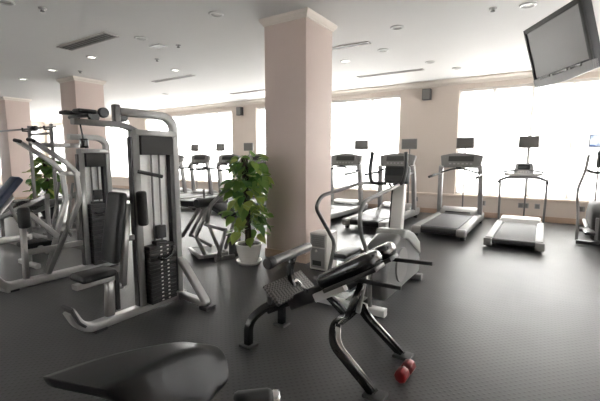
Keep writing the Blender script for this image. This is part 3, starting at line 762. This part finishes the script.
def chest_press():
    X0 = -4.6; r = thing('chest_press_machine', 'silver chest press machine with two bent press arms left of the multi gym', 'gym machine', (X0, 2.0, 0))
    stack_tower(r, X0, 2.34, 2.66, 1.62, .82, 14, False)
    B().bar([(X0, 1.40, .2), (X0, 1.44, .12), (X0, 1.52, .05), (X0, 2.7, .05)], .11, .08, .1, (1, 0, 0)).build('base_beam', M['steel'], r)
    B().bar([(X0 - .5, 1.46, .04), (X0 + .06, 1.52, .04)], .08, .07).build('foot_bar', M['steel'], r)
    for xx in (X0 - .16, X0 + .16):
        B().bar([(xx, 1.78, 1.56), (xx, 2.10, 1.33), (xx, 2.20, 1.22), (xx, 2.22, .9), (xx - (xx - X0) * .9, 1.90, .09)], .045, .05, .035, (1, 0, 0)).build('press_arm', M['steel'], r)
        B().cyl((xx - .05, 1.77, 1.57), (xx + .04, 1.79, 1.555), .02).build('grip', M['foam'], r)
        B().bar([(xx, 2.16, 1.1), (xx, 2.06, .6), (xx, 2.1, .5)], .02, .025, .06, (1, 0, 0)).build('linkage', M['grey'], r)
    B().bar([(X0 - .2, 2.20, 1.2), (X0 + .2, 2.20, 1.2)], .05, .05).build('cross_member', M['steel'], r)
    B().bar([(X0, 2.22, 1.52), (X0, 1.95, 1.52)], .05, .05).build('cross_member', M['steel'], r)
    B().bar([(X0, 2.22, 1.52), (X0, 2.36, 1.52)], .05, .05).build('cross_member', M['steel'], r)
    B().bar([(X0, 1.69, .06), (X0, 1.70, .66)], .06, .05, 0, (1, 0, 0)).build('seat_post', M['steel'], r)
    B().cyl((X0 + .02, 1.71, .64), (X0 + .02, 1.71, .86), .055, 20, .4).build('foam_roller', M['foam'], r)
    B().bar([(X0 + .02, 1.76, .79), (X0 + .02, 2.02, .50)], .06, .05, 0, (1, 0, 0)).build('link_arm', M['bright'], r)
    B().box((X0 - .45, 1.78, .36), (X0 - .18, 2.06, .42)).build('seat', M['vinyl'], r, bevel=.025)
    B().bar([(X0 - .3, 1.92, .37), (X0, 1.92, .34)], .05, .05).build('seat_bracket', M['steel'], r)
    B().bar([(X0, 1.7, .37), (X0, 2.3, .37)], .06, .05).build('seat_rail', M['steel'], r)
    B().box((X0 - .06, 1.5, 0), (X0 + .06, 1.6, .02)).build('foot', M['dark'], r)
    B().box((X0 - .06, 2.6, 0), (X0 + .06, 2.7, .02)).build('foot', M['dark'], r)
chest_press()

# leg press behind the chest press
def leg_press():
    r = thing('leg_press_machine', 'low machine with sloping silver rails behind the chest press at far left', 'gym machine', (-6.3, 2.6, 0))
    for yy in (2.45, 2.85):
        B().bar([(-7.6, yy, .35), (-5.75, yy, .85)], .06, .07, 0, (0, 1, 0)).build('rail', M['railgrey'], r)
        B().bar([(-7.5, yy, .05), (-5.7, yy, .05)], .07, .07, 0, (0, 1, 0)).build('base_rail', M['grey'], r)
        B().bar([(-5.8, yy, .05), (-5.78, yy, .84)], .05, .05, 0, (0, 1, 0)).build('upright', M['grey'], r)
        B().bar([(-7.4, yy, .05), (-7.4, yy, .4)], .05, .05, 0, (0, 1, 0)).build('upright', M['grey'], r)
        B().cyl((-6.3, yy - .02, .76), (-6.3, yy + (.22 if yy > 2.6 else -.22), .76), .02).build('plate_peg', M['chrome'], r)
    mt = Matrix.Translation((-6.9, 2.65, .62)) @ Matrix.Rotation(-.5, 4, 'Y')
    B().box((-.2, -.2, -.02), (.2, .2, .02), mt).build('foot_plate', M['tread'], r, bevel=.01)
    B().bar([(-6.35, 2.45, .7), (-6.35, 2.85, .7)], .08, .08).build('carriage', M['grey'], r)
    B().box((-7.5, 2.5, .42), (-7.1, 2.8, .5)).build('seat', M['vinyl'], r, bevel=.03)
    B().box((-8.0, 2.5, .42), (-7.5, 2.8, .5), None).build('back_pad', M['vinyl'], r, bevel=.03)
leg_press()

# adjustable bench at the left edge
ab = thing('incline_bench', 'incline bench with a navy blue backrest cut off by the left edge', 'exercise bench', (-5.45, 1.6, 0))
a = V((-5.45, 1.50, .52)); b = V((-5.45, 2.0, 1.13)); d = (b - a).normalized()
mt = Matrix.Translation((a + b) / 2) @ Matrix((V((1, 0, 0)), d.cross(V((1, 0, 0))), d)).transposed().to_4x4()
B().box((-.12, -.04, -.40), (.12, .04, .40), mt).build('backrest', M['navy'], ab, bevel=.025)
B().box((-5.58, 1.05, .42), (-5.32, 1.45, .5)).build('seat', M['navy'], ab, bevel=.025)
B().bar([(-5.45, 1.0, .38), (-5.45, 2.1, .38)], .07, .06).build('main_rail', M['steel'], ab)
B().bar([(-5.45, 1.54, .42), (-5.45, 1.93, .9)], .05, .05, 0, (1, 0, 0)).build('back_support', M['steel'], ab)
B().bar([(-5.45, 2.05, .4), (-5.45, 1.88, .82)], .04, .04, 0, (1, 0, 0)).build('prop', M['steel'], ab)
for y in (1.1, 2.05):
    B().bar([(-5.45, y, .38), (-5.45, y, .04)], .06, .06).build('leg', M['steel'], ab)
    B().bar([(-5.7, y, .035), (-5.2, y, .035)], .06, .06).build('foot_bar', M['steel'], ab)

# squat rack and its barbell
sr = thing('squat_rack', 'dark steel squat rack standing before the far left column', 'rack', (-7.9, 3.3, 0))
for x in (-8.15, -7.3):
    B().bar([(x, 3.25, 0), (x, 3.25, 1.96)], .05, .05).build('upright', M['grey'], sr)
    B().bar([(x, 3.0, .03), (x, 3.9, .03)], .05, .06).build('foot_rail', M['grey'], sr)
    B().bar([(x, 3.25, 1.86), (x, 3.14, 1.86), (x, 3.14, 1.92)], .03, .03).build('bar_hook', M['dark'], sr)
B().bar([(-8.15, 3.27, 1.80), (-7.3, 3.27, 1.80)], .04, .04).build('cross_bar', M['grey'], sr)
B().bar([(-8.15, 3.85, .03), (-7.3, 3.85, .03)], .05, .05).build('cross_bar', M['grey'], sr)
bb = thing('barbell', 'long steel barbell resting across the top of the squat rack', 'barbell', (-7.75, 3.19, 1.9))
B().cyl((-9.4, 3.185, 1.895), (-7.0, 3.185, 1.895), .016).build('bar', M['grey'], bb)
B().cyl((-7.86, 3.185, 1.895), (-7.72, 3.185, 1.895), .05, 20).build('collar', M['dark'], bb)

# abdominal machine with crossed bars, between gym tower and plant
def cross_frame():
    r = thing('crossed_bar_machine', 'grey exercise machine of crossed slanting bars between the multi gym and the plant', 'gym machine', (-4.0, 3.6, 0))
    def Y(y): return lambda x, z: (x, y, z)
    n, f = Y(3.45), Y(3.8)
    B().bar([n(-3.84, .70), n(-4.2, .28)], .042, .042, 0, (0, 1, 0)).build('slanted_bar', M['railgrey'], r)
    B().bar([f(-4.1, .66), f(-4.45, .2)], .042, .042, 0, (0, 1, 0)).build('slanted_bar', M['railgrey'], r)
    B().bar([n(-3.66, .72), n(-3.92, .32), n(-3.74, .05)], .042, .045, .05, (0, 1, 0)).build('main_strut', M['railgrey'], r)
    B().bar([n(-3.40, .93), n(-3.63, .76), n(-3.70, .5)], .04, .045, .08, (0, 1, 0)).build('handle_arm', M['grey'], r)
    B().bar([n(-3.74, .5), n(-3.36, .46)], .042, .042, 0, (0, 1, 0)).build('rear_frame', M['railgrey'], r)
    B().bar([n(-3.36, .47), n(-3.52, .05)], .042, .042, 0, (0, 1, 0)).build('rear_frame', M['railgrey'], r)
    B().bar([f(-3.5, .6), f(-3.72, .1)], .042, .042, 0, (0, 1, 0)).build('rear_frame', M['railgrey'], r)
    B().bar([n(-3.74, .62), n(-3.44, .1)], .035, .04, 0, (0, 1, 0)).build('slanted_bar', M['railgrey'], r)
    B().bar([f(-4.42, .22), f(-4.0, .1)], .04, .04, 0, (0, 1, 0)).build('rear_frame', M['railgrey'], r)
    B().cyl((-3.79, 3.36, .78), (-3.79, 3.9, .78), .06).build('pivot_hub', M['dark'], r)
    B().tube([(-3.84, 3.55, .8), (-3.85, 3.55, .96)], .014).build('peg', M['grey'], r)
    for y in (3.5, 3.85):
        B().box((-4.28, y - .07, .72), (-3.92, y + .07, .79)).build('arm_pad', M['vinyl'], r, bevel=.025)
    mt = Matrix.Translation((-3.52, 3.6, .68)) @ Matrix.Rotation(.4, 4, 'Y')
    B().box((-.17, -.13, -.035), (.17, .13, .035), mt).build('seat', M['vinyl'], r, bevel=.025)
    B().bar([(-3.8, 3.6, .72), (-4.2, 3.6, .70)], .05, .05).build('pad_support', M['railgrey'], r)
    tr = [(-4.25, 3.62), (-3.78, 3.38), (-3.62, 3.72), (-4.05, 3.95)]
    B().prism(tr, 'z', .05, .075).build('step_tray', M['dark'], r)
    k = B()
    for i in range(4):
        p, q = tr[i], tr[(i + 1) % 4]; k.bar([(*p, .06), (*q, .06)], .05, .045)
    k.build('tray_rim', M['steel'], r)
    B().bar([(-3.62, 3.5, .03), (-3.5, 3.75, .03)], .06, .06).build('base_rail', M['grey'], r)
    B().bar([(-4.2, 3.6, .025), (-3.7, 3.7, .025)], .05, .05).build('base_rail', M['grey'], r)
    B().box((-3.66, 3.80, 0), (-3.54, 3.93, .28)).build('counterweight', M['dark'], r, bevel=.01)
cross_frame()

# ------------------------------------------------------------------ foreground padded seat
def fg_seat():
    r = thing('padded_bench', 'black padded bench seat with a drooping rounded end in the foreground at lower left', 'exercise bench', (-1.25, .95, 0))
    rings = [[(-1.685, .638, .50), (-1.372, .732, .50), (-1.39, .745, .452), (-1.66, .655, .452)],
             [(-1.675, .67, .502), (-1.366, .755, .503), (-1.37, .76, .44), (-1.64, .68, .444)],
             [(-1.615, .89, .51), (-1.335, .87, .52), (-1.25, .84, .35), (-1.56, .86, .38)],
             [(-1.475, 1.09, .512), (-1.32, 1.06, .525), (-1.19, .99, .28), (-1.4, 1.02, .29)],
             [(-1.375, 1.22, .505), (-1.27, 1.22, .505), (-1.15, 1.14, .28), (-1.27, 1.15, .31)],
             [(-1.335, 1.265, .47), (-1.24, 1.27, .46), (-1.16, 1.22, .33), (-1.24, 1.22, .35)]]
    vs = [p for q in rings for p in q]; n = len(rings)
    fs = [(3, 2, 1, 0), tuple(4 * n - 4 + k for k in range(4))]
    for i in range(n - 1):
        for j in range(4): fs.append((4 * i + j, 4 * i + (j + 1) % 4, 4 * i + 4 + (j + 1) % 4, 4 * i + 4 + j))
    o = B().add(vs, fs, True).build('cushion', M['seatvinyl'], r)
    cr = o.data.attributes.new('crease_edge', 'FLOAT', 'EDGE')
    for e in o.data.edges:
        a, b = sorted(e.vertices)
        if b < 4: cr.data[e.index].value = .85
        elif b - a == 4 and b < 20: cr.data[e.index].value = (.75, .55, .4, .4)[a % 4]
        elif a >= 20: cr.data[e.index].value = .3
    sb = o.modifiers.new('sub', 'SUBSURF'); sb.levels = 3; sb.render_levels = 3
    B().bar([(-1.4, .9, .40), (-1.4, .9, .05)], .07, .07).build('post', M['steel'], r)
    B().bar([(-1.75, .75, .035), (-1.05, 1.05, .035)], .07, .08).build('base', M['steel'], r)
    B().bar([(-1.4, .9, .22), (-.94, 1.10, .22), (-.94, 1.10, .40)], .05, .05, .06).build('lever', M['steel'], r)
    hb = B().cyl((-1.00, 1.045, .405), (-.88, 1.155, .405), .042, 20, .5).build('roller', M['dark'], r)
    B().cyl((-.885, 1.150, .405), (-.858, 1.175, .405), .034, 20, .4).build('end_cap', M['chrome'], hb)
fg_seat()

# ------------------------------------------------------------------ light
world = bpy.data.worlds.new('sky'); scene.world = world; world.use_nodes = True
WN = world.node_tree.nodes; WL = world.node_tree.links
bg = WN['Background']; bg.inputs['Color'].default_value = (.995, .99, 1.0, 1); bg.inputs['Strength'].default_value = 7.0

def portal(name, c, rot, sx, sy):
    l = bpy.data.lights.new(name, 'AREA'); l.shape = 'RECTANGLE'; l.size = sx; l.size_y = sy; l.cycles.is_portal = True
    o = bpy.data.objects.new(name, l); COL.objects.link(o); o.location = c; o.rotation_euler = rot
for a, b in bays: portal('window_light', ((a + b) / 2, WY + .3, (SILL + HEAD) / 2), (-PI / 2, 0, 0), b - a, HEAD - SILL)
portal('window_light', (XR + .3, sum(RW) / 2, (SILL + HEAD) / 2), (PI / 2, 0, PI / 2), RW[1] - RW[0], HEAD - SILL)
portal('window_light', (XL - .3, sum(LW) / 2, (SILL + HEAD) / 2), (PI / 2, 0, -PI / 2), LW[1] - LW[0], HEAD - SILL)
portal('window_light', (sum(FILL_W) / 2, YB - .3, (SILL + HEAD) / 2), (PI / 2, 0, 0), FILL_W[1] - FILL_W[0], HEAD - SILL)  # portal for the fill window added behind the camera
sun = bpy.data.lights.new('sun', 'SUN'); sun.energy = 13.0; sun.angle = .01; sun.color = (1, .97, .94)
so = bpy.data.objects.new('sun', sun); COL.objects.link(so)
so.rotation_euler = V((.317, -.948, -.5)).to_track_quat('-Z', 'Y').to_euler(); so.location = (0, 14, 8)

# ------------------------------------------------------------------ camera
cam = bpy.data.cameras.new('camera'); cam.sensor_width = 36; cam.lens = 376 / 600 * 36; cam.clip_start = .02
co = bpy.data.objects.new('camera', cam); COL.objects.link(co)
fx, cx, cy = 376., 300., 200.5
Yc = V((545 - cx, cy - 156, fx)).normalized(); Xc = V((285 + cx, -(cy - 156), -fx)); Xc = (Xc - Yc * Xc.dot(Yc)).normalized()
# components of right / up / forward in the room's axes
right = V((Xc[0], Yc[0], 0)); fwd = V((Xc[2], Yc[2], 0))
Zc = Xc.cross(Yc); Zc = Zc if Zc[1] > 0 else -Zc
right.z = Zc[0]; fwd.z = Zc[2]; up = V((Xc[1], Yc[1], Zc[1]))
co.matrix_world = Matrix.Translation((0, 0, 1.4)) @ Matrix((right, up, -fwd)).transposed().to_4x4()
scene.camera = co
for o in scene.objects:
    if '_loc' in o: del o['_loc']

vs_ = scene.view_settings
scene.display_settings.display_device = 'sRGB'
vs_.view_transform = 'Standard'; vs_.look = 'None'; vs_.exposure = 1.38; vs_.gamma = 1.0; vs_.use_curve_mapping = False
scene.cycles.use_denoising = True
scene.cycles.max_bounces = 10; scene.cycles.diffuse_bounces = 5; scene.cycles.transparent_max_bounces = 12
scene.cycles.sample_clamp_indirect = 8
